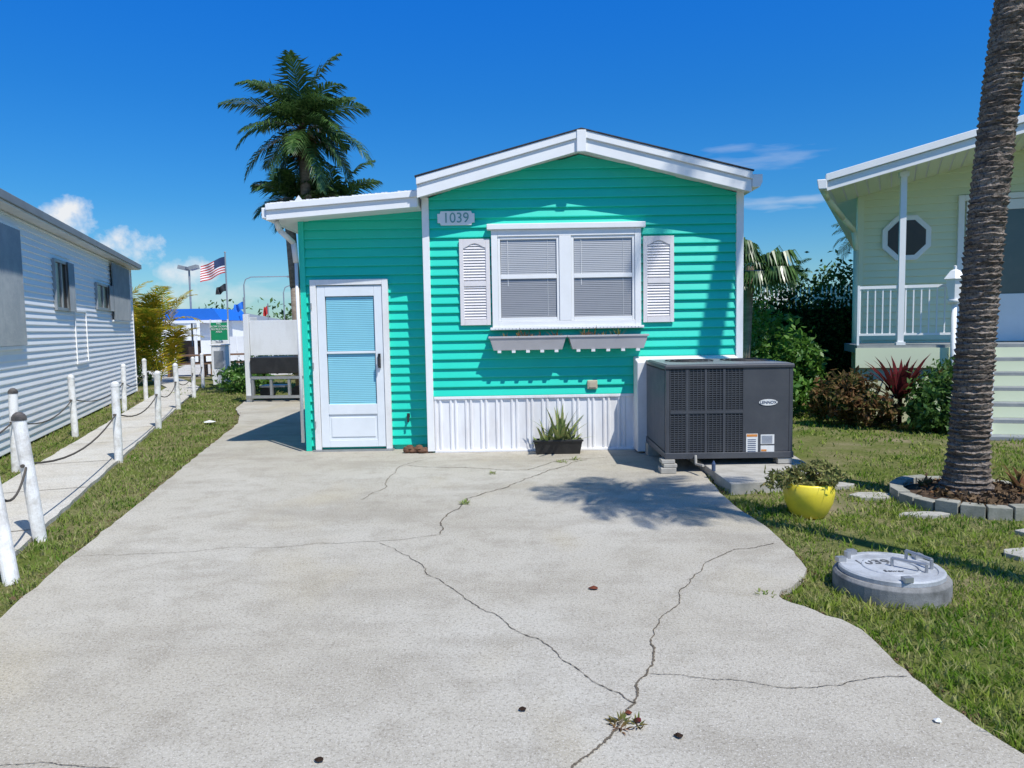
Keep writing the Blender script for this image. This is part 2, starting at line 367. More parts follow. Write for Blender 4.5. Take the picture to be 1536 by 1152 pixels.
grass('lawn',lawnR,[(1.8,3.2,6200,.058,.008),(3.2,4.6,5600,.052,.008),(4.6,6.5,2900,.048,.010),(6.5,9,1250,.045,.013),(9,14,380,.05,.02)],'grass',
  excl=[(2.21,4.25,.32),(4.0,6.3,.66),(2.42,5.95,.17)],bare=[(3.4,8.4,1.1,.9),(4.3,9.0,.9,.6),(2.75,6.3,.4,.4),(3.5,4.4,.6,.6),(3.9,9.8,.9,.5),(2.5,5.2,.3,.35),(2.9,3.4,.4,.3)])
strip=[(x-.03,y) for x,y in lj if y>1]+[(-6.1,18.3)]+[(pl(y,-.03),y) for y in (18.3,12,8,4,1)]
grass('grass_verge',strip,[(3,5.5,2700,.048,.009),(5.5,9,1800,.045,.011),(9,13,850,.045,.014),(13,19,400,.05,.02)],'grass2')
strip2=[(pl(y,-1.0),y) for y in (1,8,14,21)]+[(-3.448-.336*y+.02,y) for y in (21,14,8,1)]
grass('grass_verge',strip2,[(6,9,1200,.05,.011),(9,14,700,.05,.014),(14,21,320,.05,.02)],'grass2')
grass('grass_edge_growth',[(-9.5,18.3),(-2.8,18.3),(-2.8,26),(-9.5,22)],[(18,26,110,.06,.03)],'grass2')
# ================================================================= MAIN HOUSE
h=empty('teal_mobile_home')
YF=9.15
def xr_main(z):
    if z<=3.13: return(-1.0,2.80)
    return(max(-1.0,-1.08+(z-3.12)/.2633),min(2.80,2.86-(z-3.12)/.258))
siding(-1.0,2.8,.70,3.64,YF,.1143,.032,xr_main).done('front_siding','teal',h)
MB().prism([(-1.0,0),(2.8,0),(2.8,3.12),(.87,3.62),(-1.0,3.12)],YF+.004,19).done('house_body','teal',h)
MB().box(-1.06,-.975,YF-.05,YF+.3,.02,3.13).box(2.765,2.85,YF-.05,YF+.05,.02,3.15).done('corner_trim','white',h,bevel=.004)
PK=.86; ZB=3.085
def roofpoly(xa,xb,b,t,pk):
    return [(xa,ZB+b),(PK,ZB+.515+b),(xb,ZB+b),(xb,ZB+t),(PK,ZB+.515+t),(xa,ZB+t)]
MB().prism(roofpoly(-1.08,2.86,.04,.20,0),YF-.28,19).done('roof_deck','white',h)
MB().prism(roofpoly(-1.08,2.86,0,.145,0),YF-.30,YF-.281).done('rake_board','white',h)
MB().prism(roofpoly(-1.085,2.865,.147,.235,0),YF-.325,YF-.27).done('rake_cap','white',h,bevel=.006)
MB().prism(roofpoly(-1.10,2.88,.237,.250,0),YF-.335,19).done('roof_shingles','shingle',h)
MB().box(PK-.055,PK+.055,YF-.34,YF-.30,ZB+.49,ZB+.74).done('ridge_plate','white',h,bevel=.006)
MB().prism([(2.868,3.14),(2.96,3.14),(2.99,3.20),(2.99,3.29),(2.868,3.29)],YF-.30,19).done('gutter','white',h,bevel=.006)
m=MB()
for y in np.arange(YF-.26,YF-.0,.06): m.prism(roofpoly(-1.07,2.85,.032,.039,0),y,y+.045)
m.done('soffit_panels','white2',h)
# addition
YA=9.45
siding(-2.60,-1.06,.06,3.06,YA,.1143,.032,lambda z:(max(-2.6,-2.6+max(0,(z-2.93))/.07) ,-1.06)).done('addition_siding','teal',h)
MB().prism([(-2.6,0),(-1.06,0),(-1.06,3.03),(-2.6,2.93)],YA+.004,17).done('addition_body','teal',h)
MB().box(-2.655,-2.585,YA-.045,YA+.06,.0,2.93).done('addition_corner','teal',h,bevel=.004)
def ap(b,t): return [(-2.90,2.872+b),(-1.09,3.00+b),(-1.09,3.00+t),(-2.90,2.872+t)]
MB().prism(ap(.02,.165),8.98,17).done('addition_roof','white',h)
MB().prism(ap(0,.11),8.96,8.979).done('addition_fascia','white',h)
m=MB(); m.prism(ap(.112,.185),8.93,8.985)
m.done('addition_drip','white',h,bevel=.005)
m=MB(); r=random.Random(3)
for i in range(46):
    x=-2.88+i*.039; z=3.060+(x+2.90)*.07; m.box(x,x+.034,8.94,9.05,z-.008,z+r.uniform(.004,.014))
m.done('membrane_edge','white2',h)
MB().add([(-2.68,9.2,3.06),(-2.48,9.2,3.08),(-2.57,9.2,3.20),(-2.6,9.5,3.07)],[(0,1,2),(1,3,2),(3,0,2)]).done('roof_vent','white2',h)
MB().box(-2.96,-2.905,8.97,17,2.89,3.02).done('side_gutter','white',h,bevel=.01)
MB().tube([(-2.84,9.15,2.88),(-2.82,9.2,2.78),(-2.70,9.36,2.64),(-2.685,9.38,2.4)],.035).tube([(-2.685,9.38,2.5),(-2.685,9.38,.12)],.022).done('downspout','white2',h,smooth=True)
# door
d=MB(); DX0,DX1,DZ0,DZ1=-2.525,-1.545,.02,2.18; fy=YA-.02
d.box(DX0,DX0+.075,fy-.06,fy,DZ0,DZ1).box(DX1-.075,DX1,fy-.06,fy,DZ0,DZ1).box(DX0+.076,DX1-.076,fy-.06,fy,DZ1-.07,DZ1)
d.done('door_frame','white2',h,bevel=.004)
a,b=DX0+.08,DX1-.08
d=MB().box(a,a+.10,fy-.045,fy-.01,.05,2.10).box(b-.10,b,fy-.045,fy-.01,.05,2.10).box(a+.101,b-.101,fy-.045,fy-.01,1.97,2.10).box(a+.101,b-.101,fy-.045,fy-.01,.05,.14).box(a+.101,b-.101,fy-.045,fy-.01,.47,.60)
d.box(a+.101,b-.101,fy-.03,fy-.012,.141,.469)
d.box(a+.101,b-.101,fy-.043,fy-.024,1.245,1.275)
d.done('storm_door','door',h,bevel=.004)
d=MB(); d.box(a+.13,b-.13,fy-.04,fy-.031,.18,.43); d.done('door_kick_panel','door',h,bevel=.008)
d=MB(); z=.60
while z<1.95: d.add([(a+.11,fy-.0215,z),(b-.11,fy-.0215,z),(b-.11,fy-.017,z+.0205),(a+.11,fy-.017,z+.0205)],[(0,1,2,3)]); z+=.0235
d.done('door_blinds','blindteal',h)
MB().box(a+.09,b-.09,fy-.0155,fy-.0125,.6,1.97).done('door_backing','nglass',h)
MB().box(b-.065,b-.035,fy-.075,fy-.046,1.06,1.24).cyl((b-.05,fy-.10,1.18),(b-.05,fy-.05,1.18),.012).box(b-.062,b-.038,fy-.12,fy-.10,1.08,1.2).done('door_handle','black',h)
MB().box(DX0-.03,DX1+.02,YA-.12,YA,-.02,.018).done('door_sill','metal',h)
for z in (.35,1.1,1.85): MB().cyl((DX0+.01,fy-.07,z-.04),(DX0+.01,fy-.07,z+.04),.01).done('hinge','metal',h)
# plaque
pq=[(-.87,2.82),(-.84,2.82),(-.83,2.79),(-.46,2.79),(-.45,2.82),(-.42,2.82),(-.42,2.93),(-.45,2.93),(-.46,2.96),(-.83,2.96),(-.84,2.93),(-.87,2.93)]
MB().prism(pq,YF-.052,YF-.034).done('number_plaque','white',h,bevel=.003)
text('number','1039',.17,(-.645,YF-.056,2.873),'numtxt',h,sx=.95)
# window
WX0,WX1,WZ0,WZ1=-.223,1.594,1.545,2.72
w=MB(); y0,y1=YF-.085,YF
w.box(WX0,WX0+.075,y0,y1,WZ0,WZ1).box(WX1-.075,WX1,y0,y1,WZ0,WZ1).box(.60,.745,y0,y1,WZ0+.07,WZ1-.08)
w.box(WX0+.076,WX1-.076,y0,y1,WZ1-.08,WZ1).box(WX0+.076,WX1-.076,y0,y1,WZ0,WZ0+.068)
w.done('window_frame','white',h,bevel=.004)
MB().box(WX0-.05,WX1+.05,YF-.12,YF-.0,WZ1+.002,WZ1+.070).box(WX0-.03,WX1+.03,YF-.11,YF-.0,WZ0-.035,WZ0-.002).done('window_head','white',h,bevel=.006)
for (xa,xb) in((WX0+.077,.598),(.747,WX1-.077)):
    s=MB(); mz=2.13
    s.box(xa,xa+.03,YF-.072,YF-.03,WZ0+.07,WZ1-.082).box(xb-.03,xb,YF-.072,YF-.03,WZ0+.07,WZ1-.082)
    s.box(xa+.031,xb-.031,YF-.072,YF-.03,mz,mz+.05).box(xa+.031,xb-.031,YF-.072,YF-.03,WZ0+.07,WZ0+.115).box(xa+.031,xb-.031,YF-.072,YF-.03,WZ1-.115,WZ1-.082)
    s.done('window_sash','white',h,bevel=.003)
    MB().box(xa,xb,YF-.050,YF-.0485,WZ0+.07,WZ1-.09).done('window_interior','room',h)
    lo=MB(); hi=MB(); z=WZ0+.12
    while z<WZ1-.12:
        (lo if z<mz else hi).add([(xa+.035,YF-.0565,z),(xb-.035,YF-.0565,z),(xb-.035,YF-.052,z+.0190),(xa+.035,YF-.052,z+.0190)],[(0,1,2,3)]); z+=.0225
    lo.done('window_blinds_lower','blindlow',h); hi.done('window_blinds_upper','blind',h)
    MB().cyl((xa+.12,YF-.058,WZ1-.12),(xa+.12,YF-.058,WZ0+.5),.004,n=6).cyl((xb-.14,YF-.058,WZ1-.12),(xb-.14,YF-.058,WZ0+.13),.002,n=6).done('blind_wand','white2',h)
s=MB()
for i in range(42):
    x=WX0+.03+i*.0427; s.cyl((x,YF-.112,WZ0-.02),(x,YF-.11,WZ0-.02),.006,n=6)
s.done('sill_screws','metal',h)
# shutters
for (xa,xb) in((-.615,-.245),(1.625,2.0)):
    za,zb=1.575,2.62; s=MB(); yb=YF-.06
    s.box(xa,xa+.05,yb,YF-.03,za,zb).box(xb-.05,xb,yb,YF-.03,za,zb).box(xa+.051,xb-.051,yb,YF-.03,za,za+.07).box(xa+.051,xb-.051,yb,YF-.03,2.05,2.11)
    n=12; poly=[(xb-.05,zb),(xa+.05,zb),(xa+.05,zb-.11)]
    for i in range(n+1):
        t=i/n; x=xa+.05+(xb-xa-.1)*t; poly.append((x,zb-.11+.055*math.sin(math.pi*t)**1.5+.0002*i))
    s.prism(poly,yb,YF-.03)
    s.done('shutter_frame','shut',h,bevel=.003)
    s=MB(); z=za+.075
    while z<zb-.06:
        if not(2.035<z<2.105): s.add([(xa+.05,YF-.042,z+.03),(xb-.05,YF-.042,z+.03),(xb-.05,YF-.052,z),(xa+.05,YF-.052,z),(xb-.05,YF-.054,z+.006),(xa+.05,YF-.054,z+.006)],[(3,2,4,5),(5,4,1,0)])
        z+=.034
    s.done('shutter_louvres','shut',h)
    MB().box(xa+.04,xb-.04,YF-.0400,YF-.0385,za+.02,zb-.05).done('shutter_back','shut',h)
# flower boxes
for i,(xa,xb) in enumerate(((-.265,.665),(.69,1.65))):
    s=MB(); yf=YF-.24
    v=[(xa,yf,1.43),(xb,yf,1.43),(xb,YF-.03,1.43),(xa,YF-.03,1.43),(xa+.05,yf+.03,1.265),(xb-.05,yf+.03,1.265),(xb-.05,YF-.03,1.265),(xa+.05,YF-.03,1.265)]
    s.add(v,[(0,1,5,4),(1,2,6,5),(2,3,7,6),(3,0,4,7),(4,5,6,7)])
    s.box(xa-.01,xb+.01,yf-.006,yf+.012,1.412,1.435).box(xa-.01,xa+.015,yf+.013,YF-.03,1.412,1.435).box(xb-.015,xb+.01,yf+.013,YF-.03,1.412,1.435)
    s.done('flower_box','boxm',h,bevel=.003)
    s=MB()
    for k in range(5):
        x=xa+.12+k*(xb-xa-.24)/4; s.box(x-.022,x+.022,yf+.02,yf+.06,1.235,1.264)
    s.done('box_feet','white2',h)
    MB().box(xa+.02,xb-.02,yf+.02,YF-.04,1.38,1.40).done('box_soil','soil',h)
    s=MB()
    for k in range(11): blades(s,(xa+.1+random.random()*(xb-xa-.2),YF-.15,1.40),random.randint(4,9),random.uniform(.07,.17),.016,k+10*i,(.4,1.5),.5,.03)
    s.done('box_plants','brom',h)
# vent box
MB().box(.93,1.055,YF-.06,YF-.02,.765,.875).done('outlet_cover','tan',h,bevel=.01)
MB().box(.95,1.035,YF-.068,YF-.061,.785,.855).done('outlet_face','tan',h,bevel=.004)
# skirting
prof=[]; x=-.975
while x<2.80:
    prof+=[(x,0),(x+.012,-.018),(x+.030,-.018),(x+.042,0),(x+.060,0),(x+.072,-.018),(x+.090,-.018),(x+.102,0)]; x+=.19
v=[];f=[]
for i,(x,dy) in enumerate(prof):
    v+=[(x,YF-.012+dy,.012),(x,YF-.012+dy,.665)]
    if i: f.append((2*i-2,2*i,2*i+1,2*i-1))
MB().add(v,f).done('skirting','skirt',h)
MB().box(-.97,2.76,YF-.038,YF-.0,.665,.70).box(-.97,2.76,YF-.04,YF,.0,.028).done('skirting_trim','skirt',h,bevel=.004)
MB().tube([(-1.33,YA-.02,.42),(-1.33,YA-.09,.42),(-1.33,YA-.1,.36)],.014).cyl((-1.33,YA-.06,.42),(-1.33,YA-.06,.47),.02).done('hose_bib','black',h)
MB().prism_x([(8.82,.02),(9.10,.02),(9.10,1.16),(8.82,1.10)],1.50,2.75).done('duct_cover','white2',h,bevel=.01)
# ================================================================= AC
ac=empty('air_conditioning_unit',(1.59,7.62,0),math.radians(-1.0))
AX,AY,Z0,Z1=1.31,1.2,.175,1.125
MB().box(.02,AX-.02,.02,AY-.02,Z0+.02,Z1-.03).done('core','accore',ac)
s=MB()
for (x,y) in((0,0),(AX-.04,0),(0,AY-.04),(AX-.04,AY-.04)): s.box(x,x+.04,y,y+.04,Z0,Z1-.04)
s.box(-.01,AX+.01,-.01,AY+.01,Z0-.03,Z0+.035).box(.80,AX-.041,0,.03,Z0+.036,Z1-.04)
s.done('cabinet','ac',ac,bevel=.005)
MB().box(-.012,AX+.012,-.012,AY+.012,Z1-.045,Z1).done('top_lid','ac',ac,bevel=.012)
MB().box(.02,AX-.02,.02,AY-.02,Z1+.001,Z1+.006).done('top_sheet','aclight',ac)
s=MB(); z=Z0+.05
while z<Z1-.06:
    s.box(.045,.795,.004,.02,z,z+.011)
    s.box(.004,.02,.045,AY-.045,z,z+.011); z+=.0225
s.done('louvres','ac',ac)
s=MB()
for i in range(20): x=.045+i*.0395; s.box(x,x+.007,.0,.0035,Z0+.036,Z1-.046)
for i in range(27): y=.045+i*.042; s.box(.0,.0035,y,y+.009,Z0+.036,Z1-.046)
s.box(.21,.235,-.003,0.003,Z0+.036,Z1-.046).box(.40,.425,-.003,.003,Z0+.036,Z1-.046).box(.59,.615,-.003,.003,Z0+.036,Z1-.046)
s.box(.045,.795,-.0045,.003,.62,.65)
s.done('grille_bars','ac',ac)
s=MB()
for i in range(27): y=.06+i*.042; s.box(-.006,-.001,y,y+.012,Z0+.05,Z1-.06)
s.done('side_guard','aclight',ac)
s=MB()
for cx in(.36,.97):
    for rr in(.08,.14,.20,.26):
        for i in range(28):
            a_=2*math.pi*i/28;b_=2*math.pi*(i+1)/28; s.cyl((cx+rr*math.cos(a_),.55+rr*math.sin(a_),Z1+.02),(cx+rr*math.cos(b_),.55+rr*math.sin(b_),Z1+.02),.005,n=4)
s.done('fan_guard','accore',ac)
MB().prism([(1.055+.095*math.cos(t),.725+.033*math.sin(t)) for t in np.linspace(0,6.28,24,endpoint=False)],-.006,-.0005).done('badge','label',ac)
text('badge_text','LENNOX',.042,(1.055,-.008,.725),'navy',ac,ext=.001)
MB().box(.83,.95,-.004,-.0005,.20,.40).box(.98,1.12,-.004,-.0005,.29,.39).box(.98,1.12,-.004,-.0005,.20,.275).done('labels','label',ac)
MB().box(.835,.945,-.006,-.0042,.37,.395).box(.985,1.04,-.006,-.0042,.215,.235).done('label_stripe','orange',ac)
s=MB()
for i in range(7): s.box(.845,.93,-.006,-.0042,.215+i*.02,.222+i*.02); s.box(.99,1.10,-.006,-.0042,.30+i*.012,.304+i*.012)
s.done('label_print','navy',ac)
s=MB(); s.box(-.06,.10,-.05,.12,.0,.06).box(-.03,.11,-.04,.10,.062,.10).box(-.05,.09,-.03,.12,.102,.143); s.box(AX-.15,AX,.0,.15,.08,.143).box(-.02,.12,AY-.2,AY,.0,.143)
s.done('support_blocks','stone',ac,bevel=.006)
MB().tube([(.30,-.03,.19),(.30,-.05,.10),(.34,-.2,.11)],.014).done('drain_pipe','stone',ac)
MB().flat([(2.0,6.72),(3.0,6.9),(3.2,9.0),(2.0,9.0)],-.05,.075).done('equipment_pad','stone',None,bevel=.01)
MB().cyl((2.0,7.3,.08),(2.0,7.3,.15),.02).cyl((2.0,7.3,.15),(2.0,7.3,.18),.019,.007).done('water_bottle','bottle')
# planter under window
p=empty('aloe_planter')
MB().add([(.25,8.84,.17),(.84,8.84,.17),(.84,9.04,.17),(.25,9.04,.17),(.28,8.87,0),(.81,8.87,0),(.81,9.02,0),(.28,9.02,0)],[(0,1,5,4),(1,2,6,5),(2,3,7,6),(3,0,4,7)]).box(.24,.85,8.83,8.85,.155,.18).done('trough','black',p,bevel=.004)
MB().box(.27,.82,8.86,9.03,.13,.15).done('soil','soil',p)
s=MB(); blades(s,(.58,8.94,.14),26,.50,.045,5,(.55,1.5),.45,.06); blades(s,(.42,8.92,.14),12,.28,.035,6,(.3,1.4),.5,.08); blades(s,(.72,8.94,.14),10,.28,.035,7,(.3,1.4),.6,.05)
blades(s,(.33,8.9,.12),8,.2,.03,8,(-.2,1),.7,.05)
s.done('aloe','aloe',p)
s=MB()
for i in range(7):
    x=-1.33+i*.04; s.lathe((x,9.14+.015*math.sin(i),.04+.02*math.sin(i*2)),[(.0,-.04),(.04,-.025),(.045+.018*(i%3)/2,.0),(.035,.035),(0,.045)],10)
s.done('driftwood','wood',None)
# ================================================================= LEFT BUILDING
lb=empty('white_mobile_home',(-6.522,9.15,0),math.atan2(.948,-.3185))
siding(-9,11.3,.0,3.24,0,.10,.020).done('wall_siding','lwall',lb)
MB().box(-9,11.3,.004,6.5,0,3.26).done('walls','lwall',lb)
MB().box(11.26,11.34,-.03,.05,0,3.25).done('corner_trim','lwall',lb)
MB().prism_x([(-.22,3.28),(3.2,4.0),(6.8,3.28),(6.8,3.37),(3.2,4.11),(-.22,3.37)],-9.2,11.55).done('roof','lroof',lb)
MB().box(-9.2,11.56,-.255,-.222,3.27,3.385).done('roof_edge','lroof',lb,bevel=.006)
MB().box(-9.1,11.5,-.22,.0,3.245,3.27).done('soffit','white2',lb)
def corr(x0,x1,z0,z1,nm):
    n=int((x1-x0)/.07); v=[];f=[]
    for i in range(n*2+1):
        x=x0+(x1-x0)*i/(n*2); y=-.05 if i%2 else -.085
        v+=[(x,y,z0),(x,y,z1)]
        if i: f.append((2*i-2,2*i,2*i+1,2*i-1))
    MB().add(v,f).done(nm,'shutmetal',lb)
corr(-.3,1.5,1.41,3.03,'hurricane_shutter'); corr(8.35,10.6,1.87,3.18,'hurricane_shutter')
s=MB(); s.box(-.33,1.53,-.06,0,3.035,3.08).box(-.33,1.53,-.06,0,1.36,1.405).box(8.32,10.63,-.06,0,1.83,1.868).done('shutter_tracks','lwall',lb)
for (xa,xb,za,zb,mt) in((3.39,4.27,1.96,2.82,'glass'),(6.66,7.96,2.06,2.63,'glass')):
    s=MB(); s.box(xa,xa+.05,-.06,0,za,zb).box(xb-.05,xb,-.06,0,za,zb).box(xa+.051,xb-.051,-.06,0,zb-.05,zb).box(xa+.051,xb-.051,-.06,0,za,za+.05); s.box((xa+xb)/2-.02,(xa+xb)/2+.02,-.055,0,za+.051,zb-.051)
    s.done('window_frame','shutmetal',lb)
    MB().box(xa+.05,xb-.05,-.03,-.024,za+.05,zb-.05).done('window_glass','octglass',lb)
    corr(xb-.1,xb+.35,za,zb,'folded_shutter')
s=MB(); s.box(4.7,5.64,-.04,-.021,1.0,1.03).box(4.7,5.64,-.04,-.021,1.97,2.0).box(4.7,4.73,-.04,-.021,1.031,1.969).box(5.61,5.64,-.04,-.021,1.031,1.969).done('access_hatch','lwall',lb)
# ================================================================= RIGHT HOUSE
rh=empty('pale_green_house',(5.925,12.634,-.186),math.radians(-16),1.12)
SK=.20
def rz(x): return 3.30+.247*(x+.647)
RX=2.9
def ru(b): return [(-.647,rz(-.647)+b),(RX,rz(RX)+b),(6.45,rz(-.647)+b)]
def xr_r(z):
    z0=rz(0)
    if z<z0: return(0,5.8)
    return((z-3.30)/.247-.647,5.8-((z-3.30)/.247-.647))
siding(0,5.8,.3,4.15,0,.105,.022,xr_r).done('wall_siding','gwall',rh)
v=[(0,.004,0),(5.8,.004,0),(5.8+8*SK,8,0),(8*SK,8,0)]; wl=3.42
MB().add([(x,y,0) for x,y,z in v]+[(x,y,wl) for x,y,z in v],[(0,1,5,4),(1,2,6,5),(2,3,7,6),(3,0,4,7)]).done('walls','gwall',rh)
b0=ru(.02);t0=ru(.19)
MB().prism(b0+t0[::-1],-1.38,8,SK).done('roof','white',rh)
b0=ru(0);t0=ru(.12); MB().prism(b0+t0[::-1],-1.40,-1.381).done('rake_fascia','white',rh)
b0=ru(.122);t0=ru(.215); MB().prism([(p[0]-.02,p[1]) for p in b0]+[(p[0]-.02,p[1]) for p in t0[::-1]],-1.44,-1.37).done('rake_trim','white',rh,bevel=.005)
s=MB()
for i in range(26):
    x=-.6+i*.15; y0,y1=-1.37,-.02
    s.add([(x,y0,rz(x)+.012),(x+.13,y0,rz(x+.13)+.012),(x+.13+(y1-y0)*SK,y1,rz(x+.13)+.012),(x+(y1-y0)*SK,y1,rz(x)+.012)],[(3,2,1,0)])
s.done('soffit_boards','gwall',rh)
MB().prism([(-.76,3.32),(-.65,3.32),(-.65,3.45),(-.78,3.45)],-1.44,8,SK).done('gutter','white',rh,bevel=.01)
MB().tube([(-.66,-1.25,3.32),(-.60,-1.1,3.24),(-.32,-.5,3.04),(-.10,-.06,2.9),(-.06,-.05,2.6),(-.06,-.05,.3)],.04).done('downspout','gwall',rh,smooth=True)
MB().box(-.05,.04,-.05,.05,.2,3.42).done('corner_trim','gwall',rh)
oc=(.62,2.76)
def octp(r): return [(oc[0]+r*math.cos(math.pi/8+i*math.pi/4),oc[1]+r*math.sin(math.pi/8+i*math.pi/4)) for i in range(8)]
MB().prism(octp(.355),-.06,-.0).done('octagon_frame','white',rh,bevel=.01)
MB().prism(octp(.275),-.064,-.0605).done('octagon_glass','octglass',rh)
s=MB(); s.box(1.29,1.37,-.07,0,1.21,3.33).box(2.5,2.58,-.07,0,1.21,3.33).box(1.371,2.499,-.07,0,3.25,3.33)
s.box(1.40,1.56,-.055,-.02,1.22,3.24).box(2.32,2.47,-.055,-.02,1.22,3.24).box(1.561,2.319,-.055,-.02,1.22,1.90).box(1.561,2.319,-.055,-.02,3.10,3.24)
s.done('door','white',rh,bevel=.004)
MB().box(1.55,2.33,-.035,-.03,1.88,3.12).done('door_glass','nglass',rh)
MB().box(1.60,1.78,-.045,-.036,1.93,3.08).done('door_curtain','shut',rh)
MB().box(2.30,2.36,-.08,-.056,2.1,2.25).cyl((2.32,-.1,2.3),(2.32,-.056,2.3),.025).done('door_handle','metal',rh)
MB().box(-.20,4.5,-1.15,-.02,1.10,1.21).done('porch_deck','stepgrey',rh)
MB().box(-.22,1.38,-1.18,-1.12,.90,1.17).box(-.18,1.38,-1.11,-1.08,.0,.9).done('porch_rim','gwall',rh)
s=MB(); s.box(.31,.385,-1.13,-1.055,1.21,rz(.35)+.02).box(.29,.405,-1.15,-1.035,1.21,1.25).box(.29,.405,-1.15,-1.035,3.47,3.53)
s.box(-.17,.30,-1.11,-1.08,1.98,2.02).box(.39,.97,-1.11,-1.08,1.98,2.02).box(-.17,.30,-1.11,-1.08,1.34,1.37).box(.39,.97,-1.11,-1.08,1.34,1.37).box(.97,1.01,-1.12,-1.07,1.21,2.06).box(-.2,-.17,-1.12,-1.07,1.21,2.03)
for i in range(12):
    x=-.17+i*.095
    if not(.29<x<.40): s.box(x,x+.016,-1.10,-1.085,1.35,2.0)
s.done('porch_rail','white',rh)
s=MB(); t_=MB()
for i in range(6):
    z=1.21-(i+1)*.172
    if z<.15: break
    x0=1.42-.075*(i+1)
    s.box(x0,3.2,-1.16-.24*(i+1),-1.16-.24*i+.02,z-.04,z)
    t_.box(x0+.02,3.2,-1.16-.24*i-.012,-1.16-.24*i-.002,z+.002,z+.13)
s.done('steps','stepgrey',rh); t_.done('risers','gwall',rh)
s=MB(); s.box(1.02,1.08,-2.42,-2.36,.15,1.45).box(1.34,1.40,-1.24,-1.18,.15,1.25); s.done('stair_posts','white',rh)
# lamp post
lp=empty('garden_lamp_post',(6.57,11.0,0))
MB().cyl((0,0,0),(0,0,1.8),.04,.035).cyl((0,0,0),(0,0,.3),.07,.045).cyl((0,0,1.78),(0,0,1.84),.07,.10).done('post','white',lp,smooth=True)
s=MB()
s.lathe((0,0,1.84),[(.08,0),(.085,.02),(.13,.29),(.14,.30)],6)
s.lathe((0,0,2.14),[(.165,0),(.15,.02),(.07,.12),(.025,.14),(.025,.19),(0,.20)],6).done('lantern','white',lp)
# ================================================================= POSTS & ROPE
def ropefence(pts,hgt=.9,lean=()):
    e=empty('rope_post_fence'); tops=[]
    for i,(x,y) in enumerate(pts):
        lx=(random.uniform(-.03,.03),random.uniform(-.02,.02))
        if i in lean: lx=lean[i]
        hh=hgt*random.uniform(.97,1.03)
        MB().cyl((x,y,-.04),(x+lx[0],y+lx[1],hh-.02),.048,.048,18).done('post','post',e,smooth=False)
        MB().cyl((x+lx[0],y+lx[1],hh-.02),(x+lx[0],y+lx[1],hh+.012),.052,.050,18).lathe((x+lx[0],y+lx[1],hh+.012),[(.045,0),(.042,.012),(.02,.03),(0,.033)],14).done('post_cap','cap' if i<2 else 'post',e)
        MB().cyl((x+lx[0]*.62,y+lx[1]*.62-.062,hh*.62-.012),(x+lx[0]*.62,y+lx[1]*.62-.03,hh*.62-.012),.014,.014,8).done('rope_eye','rope',e)
        tops.append(((x,y),lx,hh))
    s=MB(); fr=.62
    for a,b in zip(tops[:-1],tops[1:]):
        P=[]
        for k in range(11):
            t=k/10; f0=(a[0][0]+a[1][0]*fr,a[0][1]+a[1][1]*fr,a[2]*fr); f1=(b[0][0]+b[1][0]*fr,b[0][1]+b[1][1]*fr,b[2]*fr)
            P.append((f0[0]+(f1[0]-f0[0])*t,f0[1]+(f1[1]-f0[1])*t,f0[2]+(f1[2]-f0[2])*t-.16*4*t*(1-t)))
        s.tube(P,.009,6)
    s.done('rope','rope',e)
    return e
ropefence([(-3.22,4.62),(-3.66,5.6),(-4.85,9.0),(-5.87,12.17),(-6.88,15.16),(-7.68,17.78),(-8.8,21.01)],.9,{0:(-.22,.15),1:(-.1,.0)})
ropefence([(-4.75,5.3),(-5.80,8.53),(-6.78,11.37),(-7.9,14.98),(-8.65,17.4)],.9,{})
# ================================================================= FOREGROUND PALM
fp=empty('coconut_palm_tree')
r=random.Random(5); v=[];f=[];n=30; z=-.03;k=0; rings=[]
def tc(z): return (3.91+.012*z+.0125*z*z, 6.29)
while z<10.5:
    fl=1+.55*math.exp(-max(0,z)*7)+.12*math.exp(-max(0,z)*1.2)
    base=.142*fl*(1-.015*z)
    for (dz,rr) in((0,1.0),(.020,1.085),(.030,.95)):
        rings.append((z+dz,base*rr*r.uniform(.98,1.025)))
    z+=.046*r.uniform(.8,1.2)
for (zz,rr) in rings:
    cx,cy=tc(zz); ph=r.uniform(0,6)
    for i in range(n):
        a=2*math.pi*i/n; q=rr*(1+.02*math.sin(3*a+ph)+r.uniform(-.035,.035)+(.10*math.sin(5*a+1)*math.exp(-max(zz,0)*6)))
        v.append((cx+q*math.cos(a),cy+q*math.sin(a),zz+r.uniform(-.008,.008)))
for k in range(len(rings)-1):
    for i in range(n): f.append((k*n+i,k*n+(i+1)%n,(k+1)*n+(i+1)%n,(k+1)*n+i))
MB().add(v,f).done('trunk','bark',fp)
cx,cy=tc(10.5); crown('fronds',(cx,cy,10.5),14,2.1,'palm',fp,3)
rb=empty('palm_planting_ring')
m=MB(); nb=22
for i in range(nb):
    a0=2*math.pi*i/nb+.012; a1=2*math.pi*(i+1)/nb-.012; R0,R1=.55,.66; hh=.065+random.uniform(-.012,.014); c=(4.0,6.33)
    pp=[(c[0]+R0*math.cos(a0),c[1]+R0*math.sin(a0)),(c[0]+R1*math.cos(a0),c[1]+R1*math.sin(a0)),(c[0]+R1*math.cos(a1),c[1]+R1*math.sin(a1)),(c[0]+R0*math.cos(a1),c[1]+R0*math.sin(a1))]
    m.flat(pp,-.04,hh)
m.done('edging_blocks','ringm',rb,bevel=.006)
m=MB(); m.lathe((4.0,6.33,0),[(.56,.02),(.4,.05),(.2,.09),(.0,.10)],28,lambda a,z:random.uniform(-.02,.02)); m.done('mulch','mulch',rb)
leafmass('leaf_litter',[(4.0,6.33,.07,.5,.5,.05)],700,.06,'litter',rb,seed=8)
m=MB()
